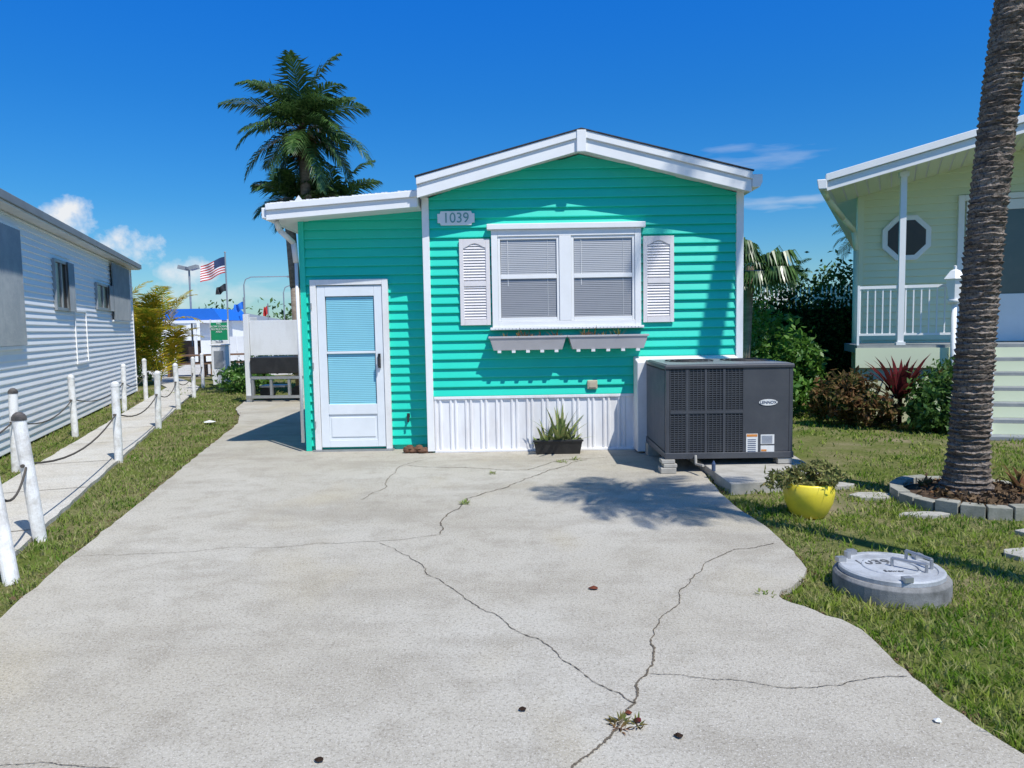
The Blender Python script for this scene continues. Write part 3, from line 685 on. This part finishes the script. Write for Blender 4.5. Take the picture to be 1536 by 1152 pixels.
for i,(x,y) in enumerate([(4.35,6.25),(4.55,6.5),(4.42,6.02),(4.2,6.7),(4.75,6.3),(3.72,6.6),(3.68,6.25),(4.6,5.95)]):
    blades(m,(x,y,.04),18,.34 if i<5 or i==7 else .12,.045,40+i,(.3,1.3),.7,.03)
m.done('bromeliads','brom',rb)
# neighbour palm standing right of the frame; its crown shades the driveway
LX,LY=-.38,.50
p2=empty('coconut_palm_tree')
Z2=6.0; C2=(1.25-LX*Z2,6.55-LY*Z2)
m=MB(); P=[(4.8,2.2,-.03),(4.6,2.35,1.5),(4.35,2.7,3.0),(4.0,3.2,4.6),(C2[0],C2[1],Z2)]
for i in range(4): m.cyl(P[i],P[i+1],.14-.02*i,.12-.02*i,16)
m.done('trunk','bark',p2,smooth=True)
crown('fronds',(C2[0],C2[1],Z2),22,1.05,'palm',p2,9,(-.5,1.2),.36,22,.036,(.7,1.3))
# ================================================================= SMALL THINGS RIGHT
pt=empty('yellow_flower_pot',(2.40,5.93,0))
MB().lathe((0,0,-.03),[(0,0),(.12,0),(.145,.03),(.185,.12),(.20,.20),(.195,.27),(.185,.285),(.17,.28),(.17,.25),(0,.24)],36).done('pot','yellow',pt,smooth=True)
leafmass('pot_foliage',[(0,.0,.30,.22,.2,.09),(-.20,.0,.29,.15,.15,.08),(.12,.05,.32,.14,.14,.08)],1500,.055,'potplant',pt,seed=4,aspect=3)
m=blades(MB(),(0,0,.22),30,.26,.012,77,(-.1,1.4),.7,.12); m.done('stems','potplant',pt)
ld=empty('utility_access_cover',(2.21,4.25,0),math.radians(8))
MB().lathe((0,0,-.04),[(.315,0),(.315,.10),(.30,.118),(.0,.118)],48).done('concrete_riser','lidm',ld,bevel=.004)
MB().lathe((0,0,.079),[(.285,0),(.285,.022),(.275,.030),(.245,.030),(.24,.024),(.16,.024),(.155,.030),(.145,.030),(.14,.022),(.0,.022)],48).done('lid','lidtop',ld)
s=MB().tube([(.02,.02,.10),(.02,.02,.15),(.13,-.13,.15),(.13,-.13,.10)],.009).tube([(.17,.10,.10),(.17,.10,.16),(.20,-.08,.16),(.20,-.08,.10)],.010)
for t in(.4,1.9,2.6,4.4): s.box(.27*math.cos(t)-.025,.27*math.cos(t)+.025,.27*math.sin(t)-.02,.27*math.sin(t)+.02,.107,.135)
s.cyl((-.15,.2,.10),(-.15,.2,.145),.02).done('handles','metal',ld)
text('lid_number','1039',.11,(-.05,.10,.1035),'lidtxt',ld,(0,0,math.radians(-6)),.001)
text('lid_text','Sewer',.045,(-.03,-.07,.1035),'lidtxt',ld,(0,0,math.radians(-14)),.001)
sp=empty('stepping_stones')
for i,(x,y,sx,sy,a) in enumerate([(3.22,6.52,.20,.13,.2),(3.30,5.85,.20,.07,.5),(3.95,5.30,.28,.10,.1),(3.42,4.80,.2,.12,.4),(3.45,4.38,.2,.14,-.3),(3.05,6.95,.2,.10,.1)]):
    rr=random.Random(i); pp=[(x+sx*(1+rr.uniform(-.15,.15))*math.cos(t+a),y+sy*(1+rr.uniform(-.15,.15))*math.sin(t+a)) for t in np.linspace(0,6.283,7,endpoint=False)]
    MB().flat(pp,-.05,-.005+.003*i/3).done('stone','stone',sp,bevel=.005)
leafmass('croton_bush',[(5.05,11.0,.42,.38,.35,.36),(4.85,11.2,.35,.3,.3,.3),(5.35,10.8,.25,.3,.3,.25)],3200,.12,'croton',seed=1)
leafmass('green_bush',[(4.7,12.2,.75,.36,.4,.65),(4.95,12.6,.8,.3,.4,.45),(4.55,12.9,.9,.40,.4,.8)],4200,.12,'shrubl',seed=2)
leafmass('ixora_shrub',[(6.15,10.5,.45,.42,.4,.42),(5.9,10.3,.28,.33,.3,.28),(6.4,10.6,.5,.3,.3,.42)],4600,.10,'shrub',seed=3)
leafmass('ixora_flowers',[(6.15,10.35,.55,.4,.35,.35)],70,.06,'croton',seed=33)
m=blades(MB(),(5.72,10.85,.40),34,.75,.10,12,(.4,1.5),.6,.06); m.cyl((5.72,10.85,0),(5.72,10.85,.5),.03); m.done('ti_plant','ti')
iv=empty('ivy_covered_fence')
MB().box(4.4,7.0,14.4,14.5,0,1.80).done('panel','dark',iv)
leafmass('ivy',[(4.7,14.25,.9,.5,.2,.95),(5.2,14.2,1.0,.5,.22,.95),(5.7,14.25,.95,.5,.2,1.0),(6.2,14.2,.95,.5,.22,.95),(6.7,14.25,.95,.5,.2,1.0)],12500,.10,'hedge',iv,seed=5,clump=.4)
pf=empty('picket_fence')
m=MB()
for i in range(34):
    x=4.9+i*.095; m.box(x,x+.03,16,16.03,0,2.20).cyl((x+.015,16.015,2.20),(x+.015,16.015,2.32),.025,.002,6)
m.box(4.9,8.1,15.98,16.0,2.02,2.07).box(4.9,8.1,15.98,16.0,.3,.35).done('pickets','white',pf)
m=MB(); m.box(3.3,3.95,13.2,13.25,.0,1.55).box(3.955,4.0,13.1,13.3,0,1.95); m.done('white_side_fence','white')
leafmass('climbing_shrub',[(4.05,12.4,1.1,.22,.25,.8),(4.3,12.8,.6,.3,.25,.6)],1800,.09,'shrubl',seed=6)
fn=empty('fan_palm_tree'); r=random.Random(2); V=[];F=[]
MB().cyl((3.75,12.0,0),(3.85,12,2.45),.09,.08,12).done('trunk','bark2',fn)
for i in range(24):
    az=r.uniform(0,6.28); el=r.uniform(-.4,.8); o=Vector((3.90,12,2.40)); d=Vector((math.cos(az)*math.cos(el),math.sin(az)*math.cos(el),math.sin(el))); e=o+d*r.uniform(.25,.5)
    side=Vector((-math.sin(az),math.cos(az),0)); upv=d.cross(side)
    for k in range(26):
        t=(k-12.5)/12.5*1.75; dd=(d*math.cos(t)+side*math.sin(t)); l=.52*r.uniform(.85,1.1)*(1-.2*abs(t)/1.75)
        m1=e+dd*l*.5; tp=m1+(dd*.5+Vector((0,0,-.9))).normalized()*l*.6; wv=dd.cross(upv)*.024
        b=len(V); V+=[e,m1+wv,tp,m1-wv]; F.append((b,b+1,b+2,b+3))
mb=MB(); mb.v=[tuple(x) for x in V]; mb.f=F; mb.done('fan_leaves','palm',fn)
leafmass('distant_shrubs',[(6.8,19,1.7,.8,.6,.6),(7.9,19,1.9,.8,.6,.9),(5.6,20,1.4,.8,.6,.7),(8.9,20,2.2,.7,.6,.8)],4200,.15,'tree',seed=9)
e=empty('small_palm_tree'); MB().cyl((7.4,19.5,0),(7.4,19.5,2.8),.08).done('trunk','bark2',e); crown('fronds',(7.4,19.5,2.8),16,.6,'palm',e,12,(-.5,1.2),.22,18,.03)
e=empty('small_palm_tree'); MB().cyl((11,23,0),(11,23,4.1),.08).done('trunk','bark2',e); crown('fronds',(10.85,23,4.1),18,1.0,'palm',e,14,(-.5,1.2),.35,22,.03)
# ================================================================= BACKGROUND PALMS LEFT
bp=empty('coconut_palm_tree')
m=MB()
P=[(-4.75,18,0),(-4.8,18,2.5),(-4.84,18,4.4),(-4.88,18,6.0)]
for i in range(3): m.cyl(P[i],P[i+1],.15-.012*i,.138-.012*i,14)
P=[(-5.2,18.2,0),(-5.25,18.2,2.6),(-5.35,18.2,4.75)]
for i in range(2): m.cyl(P[i],P[i+1],.13,.12,14)
P=[(-4.3,18.6,0),(-4.3,18.6,3.0),(-4.2,18.6,4.35)]
for i in range(2): m.cyl(P[i],P[i+1],.12,.11,14)
m.done('trunk','bark2',bp,smooth=True)
crown('fronds_upper',(-4.86,18,6.35),34,1.8,'palm',bp,25,(-.95,1.5),.58,42,.052,(.8,1.7),.65)
crown('fronds_lower',(-5.3,18.2,4.7),16,1.2,'palm',bp,22,(-.5,1.3),.46,34,.05,(.9,1.6),.6)
crown('fronds_side',(-4.25,18.6,4.65),17,1.3,'palm',bp,23,(-.5,1.3),.48,34,.05,(.9,1.6),.6)
leafmass('dead_sheaths',[(-4.88,18,5.95,.2,.2,.4)],300,.3,'wood',bp,seed=3,aspect=5)
e=empty('small_palm_tree'); MB().cyl((-4.0,20,0),(-4.0,20,4.5),.08).done('trunk','bark2',e); crown('fronds',(-3.8,20,4.4),14,.9,'palm',e,24,(-.2,1.4),.35,24,.04)
ar=empty('areca_palm_clump'); r=random.Random(8); V=[];F=[]
for i in range(66):
    x=-11.2+r.uniform(-.6,.7); y=22.6+r.uniform(-.7,.7)
    frond(V,F,(x,y,r.uniform(0,2.0)),r.uniform(0,6.28),r.uniform(.95,1.5),r.uniform(1.3,2.1),r.uniform(.9,1.8),.42,24,.05,r,.35)
mb=MB(); mb.v=[tuple(x) for x in V]; mb.f=F; mb.done('fronds','palmgold',ar)
# ================================================================= LEFT BACKGROUND
ut=empty('utility_trailer',(-5.85,16.2,0),math.radians(-3))
s=MB(); s.box(0,.12,0,.09,0,1.92).box(1.22,1.28,0,.06,0,1.8).box(.13,1.21,.02,.06,1.02,1.78).box(.02,.12,.095,.5,1.70,1.86); s.done('white_panel','white2',ut,bevel=.006)
MB().box(.14,1.25,-.06,.7,.62,.98).done('black_cover','black',ut,bevel=.02)
s=MB(); s.box(.02,1.28,-.05,-.005,.08,.14).box(.14,1.28,-.04,.04,.50,.56).box(.14,.19,-.03,.05,.145,.49).box(.95,1.0,-.03,.05,.145,.49).box(.22,.8,.2,.6,.30,.34).box(.55,.60,-.03,.05,.145,.49); s.done('frame','metal',ut)
for x in(.35,1.05): MB().cyl((x,.3,.16),(x,.42,.16),.16,.16,20).done('wheel','black',ut)
cb=empty('blue_roof_pavilion',(-1.2,0,0))
s=MB(); s.prism([(-17.6,2.15),(-13.6,2.15),(-14.0,2.75),(-17.3,2.75)],38,42).done('blue_roof','blue',cb)
s=MB()
for x in(-17.3,-16.2,-15.1,-14.0): s.box(x,x+.12,38.1,38.2,0,2.0)
s.box(-17.6,-13.6,37.95,37.99,2.02,2.16).box(-14.9,-14.2,38.4,41,0,2.1).done('white_posts','white',cb)
s=MB(); s.box(-17.2,-15.2,40,40.8,0,1.1).box(-16.9,-16.5,39.4,39.8,0,.9).box(-15.9,-15.3,39.2,39.7,0,.8); s.done('counters','brownwood',cb)
wb=empty('distant_white_house')
MB().prism([(-13.5,0),(-7,0),(-7,1.9),(-10,2.5),(-13.5,1.9)],48,56).done('walls','white',wb)
MB().prism([(-13.7,1.85),(-10,2.55),(-6.8,1.85),(-6.8,1.95),(-10,2.7),(-13.7,1.95)],47.6,56.5).done('roof','lroof',wb)
MB().box(-12.5,-11.6,47.9,47.95,.7,1.5).box(-10.6,-9.6,47.9,47.95,.7,1.5).done('windows','dark',wb)
wb=empty('distant_white_house')
MB().prism([(-30,0),(-20.5,0),(-20.5,2.2),(-25,3.0),(-30,2.2)],60,70).done('walls','white',wb)
MB().prism([(-30.3,2.15),(-25,3.1),(-20.2,2.15),(-20.2,2.3),(-25,3.25),(-30.3,2.3)],59.6,70.5).done('roof','lroof',wb)
wf=empty('white_board_fence'); s=MB()
for i in range(13): s.box(-11.7+i*.3,-11.7+i*.3+.26,30,30.04,0,1.35)
s.done('boards','white',wf)
ub=empty('utility_box'); MB().box(-8.75,-8.35,21.6,21.9,0,1.15).box(-8.78,-8.32,21.57,21.93,1.151,1.19).done('cabinet','white2',ub,bevel=.01); MB().box(-8.68,-8.42,21.58,21.598,.5,1.0).done('panel_door','metal',ub)
gs=empty('park_rules_sign'); s=MB().box(-9.74,-9.70,24,24.04,0,1.95).box(-9.18,-9.14,24,24.04,0,1.95).done('posts','white',gs)
MB().box(-9.70,-9.18,23.97,24.0,1.28,1.85).done('green_panel','green',gs); MB().box(-9.70,-9.18,23.97,24.0,.66,1.25).done('white_panel','white',gs)
text('sign_text','BE A\nPAL\nSLOW DOWN\nRECREATION\nAREA',.085,(-9.44,23.965,1.72),'white',gs)
text('sign_text_2','RULES\nno pets\nno bikes\nno cars',.09,(-9.44,23.965,1.10),'navy',gs)
for (x,y) in((-11.6,26.5),(-10.3,27)):
    pb=empty('picnic_table',(x,y,0),.3); MB().box(-.8,.8,-.35,.35,.70,.75).box(-.8,.8,-.75,-.5,.42,.46).box(-.8,.8,.5,.75,.42,.46).box(-.6,-.52,-.65,.65,.0,.41).box(.52,.6,-.65,.65,.0,.41).box(-.6,-.52,-.1,.1,.415,.69).box(.52,.6,-.1,.1,.415,.69).done('boards','brownwood',pb)
fl=empty('flag_pole'); MB().cyl((-13.33,35,0),(-13.33,35,5.2),.035).lathe((-13.33,35,5.2),[(0,0),(.06,.05),(0,.11)],10).done('pole','metal',fl)
def flagmesh(nm,x0,y0,z0,w,hh,parent,mt,sag=.45,nx=14,nz=26):
    v=[];f=[]
    for i in range(nx+1):
        for j in range(nz+1):
            u=i/nx;t=j/nz
            v.append((x0-w*u*.92,y0+.10*math.sin(u*9+t*2)*u,z0-hh*t-sag*u**1.1+.03*math.sin(u*8)))
    me_idx=[]
    for i in range(nx):
        for j in range(nz):
            f.append((i*(nz+1)+j,(i+1)*(nz+1)+j,(i+1)*(nz+1)+j+1,i*(nz+1)+j+1)); me_idx.append((i,j))
    o=MB().add(v,f).done(nm,mt,parent)
    return o,me_idx
o,idx=flagmesh('us_flag',-13.36,35,5.05,1.25,.75,fl,'white')
o.data.materials.append(M['red']); o.data.materials.append(M['navy'])
for p,(i,j) in zip(o.data.polygons,idx):
    if i<6 and j<14: p.material_index=2
    elif (j//2)%2==0: p.material_index=1
flagmesh('black_flag',-13.36,35,3.8,.5,.35,fl,'black',.2)
fl2=empty('flag_pole'); MB().cyl((-12.2,34,0),(-12.2,34,3.1),.03).done('pole','metal',fl2); flagmesh('blue_flag',-12.2,34,2.9,.5,.35,fl2,'blue',.15)
fl3=empty('flag_pole'); MB().cyl((-11.1,34,0),(-11.1,34,2.8),.03).done('pole','metal',fl3); flagmesh('red_flag',-11.1,34,2.7,.22,.4,fl3,'red',.1)
sl=empty('street_lamp'); s=MB().cyl((-17.2,40,0),(-17.2,40,5.0),.05).box(-17.6,-16.8,39.95,40.05,4.95,5.0).prism([(-17.75,4.95),(-17.35,4.85),(-17.3,5.05),(-17.7,5.15)],39.8,40.2).prism([(-17.1,4.85),(-16.7,4.95),(-16.75,5.15),(-17.15,5.05)],39.8,40.2).done('pole','stepgrey',sl)
for (x0,x1,zt,y) in((-14.3,-11.9,4.45,40),(-12.8,-11.5,4.1,42)):
    sl=empty('street_lamp'); s=MB().cyl((x0,y,0),(x0,y,zt-.4),.035); s.tube([(x0,y,zt-.4),(x0+.1,y,zt-.12),(x0+.4,y,zt),(x1,y,zt)],.025); s.box(x1-.05,x1+.35,y-.1,y+.1,zt-.06,zt+.03); s.done('pole','metal',sl)
leafmass('verge_shrubs',[(-7.2,19.2,.35,.4,.5,.35),(-6.6,18.8,.3,.4,.4,.25),(-7.7,21,.35,.4,.5,.35)],2200,.12,'shrubl',seed=15)
leafmass('verge_shrubs',[(-12.5,25,.5,.6,.5,.5),(-9.4,29,.5,.8,.5,.5),(-7,24,.6,1.2,.5,.7)],2000,.15,'tree',seed=16)
r=random.Random(4)
leafmass('distant_tree_line',[(-60+i*4.2+r.uniform(-1,1),95+r.uniform(-5,5),1.5,3.2,2,r.uniform(1.6,3.4)) for i in range(36)],16000,.7,'tree',seed=17,clump=.3)
# ================================================================= small debris
wd=empty('crack_weeds')
for i,(x,y,L,n_) in enumerate([(-.47,6.43,.06,30),(.42,2.78,.04,60),(-.2,7.75,.05,26),(.75,8.5,.06,30),(.55,8.3,.05,30),(1.40,4.12,.035,20)]):
    m=MB(); 
    for k in range(4): blades(m,(x+random.uniform(-.05,.05),y+random.uniform(-.05,.05),0),n_//4,L,.008,60+i*5+k,(.0,1.2),.6,.03)
    m.done('weed','grass2' if i!=1 else 'brom',wd)
db=empty('fallen_leaves')
for i,(x,y,s_,mt) in enumerate([(.46,4.25,.028,'spotr'),(.02,2.88,.018,'spot'),(.60,2.67,.018,'spot'),(-.72,2.55,.018,'spot'),(-5.2,12.6,.10,'label'),(1.62,2.74,.018,'label'),(.44,2.84,.015,'spotr'),(.47,2.78,.02,'ti')]):
    rr=random.Random(i+50); m=MB(); n=9
    v=[(x,y,.014+s_*.3)]+[(x+s_*(rr.uniform(.6,1.2))*math.cos(6.283*k/n),y+s_*rr.uniform(.6,1.2)*math.sin(6.283*k/n),.006+rr.uniform(0,.2)*s_) for k in range(n)]
    m.add(v,[(0,1+k,1+(k+1)%n) for k in range(n)]).done('leaf',mt,db)
leafmass('edge_litter',[( (a[0]+.02),a[1],-.02,.05,.08,.015) for a in rj[::3] if a[1]>1.5],1100,.016,'litter',seed=31)
leafmass('edge_litter',[( (a[0]-.03),a[1],-.015,.06,.12,.02) for a in lj[::3] if a[1]>1.5],1700,.018,'litter',seed=32)
# ================================================================= LIGHT / WORLD / CAMERA
L=Vector((LX,LY,-1)).normalized()
sd=bpy.data.lights.new('sun','SUN'); sd.energy=5.0; sd.angle=math.radians(.5); sd.color=(1,.97,.90)
so=bpy.data.objects.new('sun',sd); COL.objects.link(so); so.rotation_euler=L.to_track_quat('-Z','Y').to_euler(); so.location=(3,-5,12)
wd_=bpy.data.worlds.new('World'); sc.world=wd_; wd_.use_nodes=True; nt=wd_.node_tree; bg=nt.nodes['Background']; out=nt.nodes['World Output']
sk=nt.nodes.new('ShaderNodeTexSky'); sk.sky_type='NISHITA'; sk.sun_disc=False; sk.sun_elevation=math.asin(-L.z); sk.sun_rotation=math.atan2(-L.x,-L.y); sk.air_density=1.0; sk.dust_density=.3; sk.ozone_density=2.5
hs=nt.nodes.new('ShaderNodeHueSaturation'); hs.inputs['Saturation'].default_value=1.25; nt.links.new(sk.outputs[0],hs.inputs['Color'])
tcn=nt.nodes.new('ShaderNodeTexCoord'); sx=nt.nodes.new('ShaderNodeSeparateXYZ'); nt.links.new(tcn.outputs['Generated'],sx.inputs[0])
cr=nt.nodes.new('ShaderNodeValToRGB'); nt.links.new(sx.outputs[2],cr.inputs[0]); e=cr.color_ramp.elements
e[0].position=0; e[0].color=(.40,.57,.72,1); e[1].position=1; e[1].color=(.45,.85,1.1,1)
for p_,c_ in((.07,(.35,.58,.73,1)),(.16,(.21,.57,.81,1)),(.28,(.14,.60,.97,1)),(.40,(.10,.66,1.2,1))):
    q=e.new(p_); q.color=c_
mm=nt.nodes.new('ShaderNodeMix'); mm.data_type='RGBA'; mm.blend_type='MULTIPLY'; mm.inputs[0].default_value=1
nt.links.new(hs.outputs[0],mm.inputs[6]); nt.links.new(cr.outputs[0],mm.inputs[7])
nt.links.new(mm.outputs[2],bg.inputs[0]); bg.inputs[1].default_value=.15
def mt(op,a,b=None,clamp=False):
    n=nt.nodes.new('ShaderNodeMath'); n.operation=op; n.use_clamp=clamp
    for i,v in enumerate((a,b)):
        if v is None: continue
        if hasattr(v,'links'): nt.links.new(v,n.inputs[i])
        else: n.inputs[i].default_value=v
    return n.outputs[0]
az=mt('ARCTAN2',sx.outputs[0],sx.outputs[1]); el=mt('ARCSINE',sx.outputs[2])
nz=nt.nodes.new('ShaderNodeTexNoise'); nz.inputs['Scale'].default_value=22; nz.inputs['Detail'].default_value=5; nz.inputs['Roughness'].default_value=.6; nt.links.new(tcn.outputs['Generated'],nz.inputs['Vector'])
mp=nt.nodes.new('ShaderNodeMapping'); mp.inputs['Scale'].default_value=(5,5,34); nt.links.new(tcn.outputs['Generated'],mp.inputs[0])
nw=nt.nodes.new('ShaderNodeTexNoise'); nw.inputs['Scale'].default_value=2.2; nw.inputs['Detail'].default_value=5; nt.links.new(mp.outputs[0],nw.inputs['Vector'])
def blob(a,e,wa,we,noi,k,soft,amp):
    d=mt('ADD',mt('POWER',mt('ABSOLUTE',mt('DIVIDE',mt('SUBTRACT',az,math.radians(a)),math.radians(wa))),2),mt('POWER',mt('ABSOLUTE',mt('DIVIDE',mt('SUBTRACT',el,math.radians(e)),math.radians(we))),2))
    v=mt('ADD',mt('SUBTRACT',1,d),mt('MULTIPLY',mt('SUBTRACT',noi,.5),k))
    return mt('MULTIPLY',mt('DIVIDE',v,soft,True),amp)
bl=[blob(-30.5,7.6,1.8,1.4,nz.outputs[0],5,1.2,1),blob(-27.2,5.6,2.4,1.5,nz.outputs[0],5,1.2,1),blob(-23.5,4.2,2.0,1.0,nz.outputs[0],5,1.4,.8),
    blob(-33,6.4,2.5,1.8,nz.outputs[0],5,1.2,.95),blob(-25,2.4,7,1.2,nz.outputs[0],5,2,.65),blob(18,11.6,6,.8,nw.outputs[0],7,3.2,.42),blob(20,8.6,4,.6,nw.outputs[0],7,3,.6),blob(27,8.4,3,.7,nw.outputs[0],7,2.5,.5),blob(-18,3,3,.7,nw.outputs[0],6,2.5,.5)]
mx=bl[0]
for b_ in bl[1:]: mx=mt('MAXIMUM',mx,b_)
b2=nt.nodes.new('ShaderNodeBackground'); b2.inputs[0].default_value=(.93,.96,1,1); b2.inputs[1].default_value=.9
ms=nt.nodes.new('ShaderNodeMixShader'); nt.links.new(mx,ms.inputs[0]); nt.links.new(bg.outputs[0],ms.inputs[1]); nt.links.new(b2.outputs[0],ms.inputs[2]); nt.links.new(ms.outputs[0],out.inputs[0])
cd=bpy.data.cameras.new('camera'); cd.sensor_width=36; cd.lens=36*1109/1536; cd.clip_end=3000; cd.clip_start=.05
co=bpy.data.objects.new('camera',cd); COL.objects.link(co)
co.matrix_world=Matrix.Translation((0,0,1.55))@Matrix.Rotation(math.radians(90-4.43),4,'X')@Matrix.Rotation(math.radians(-1.0),4,'Z')
sc.camera=co
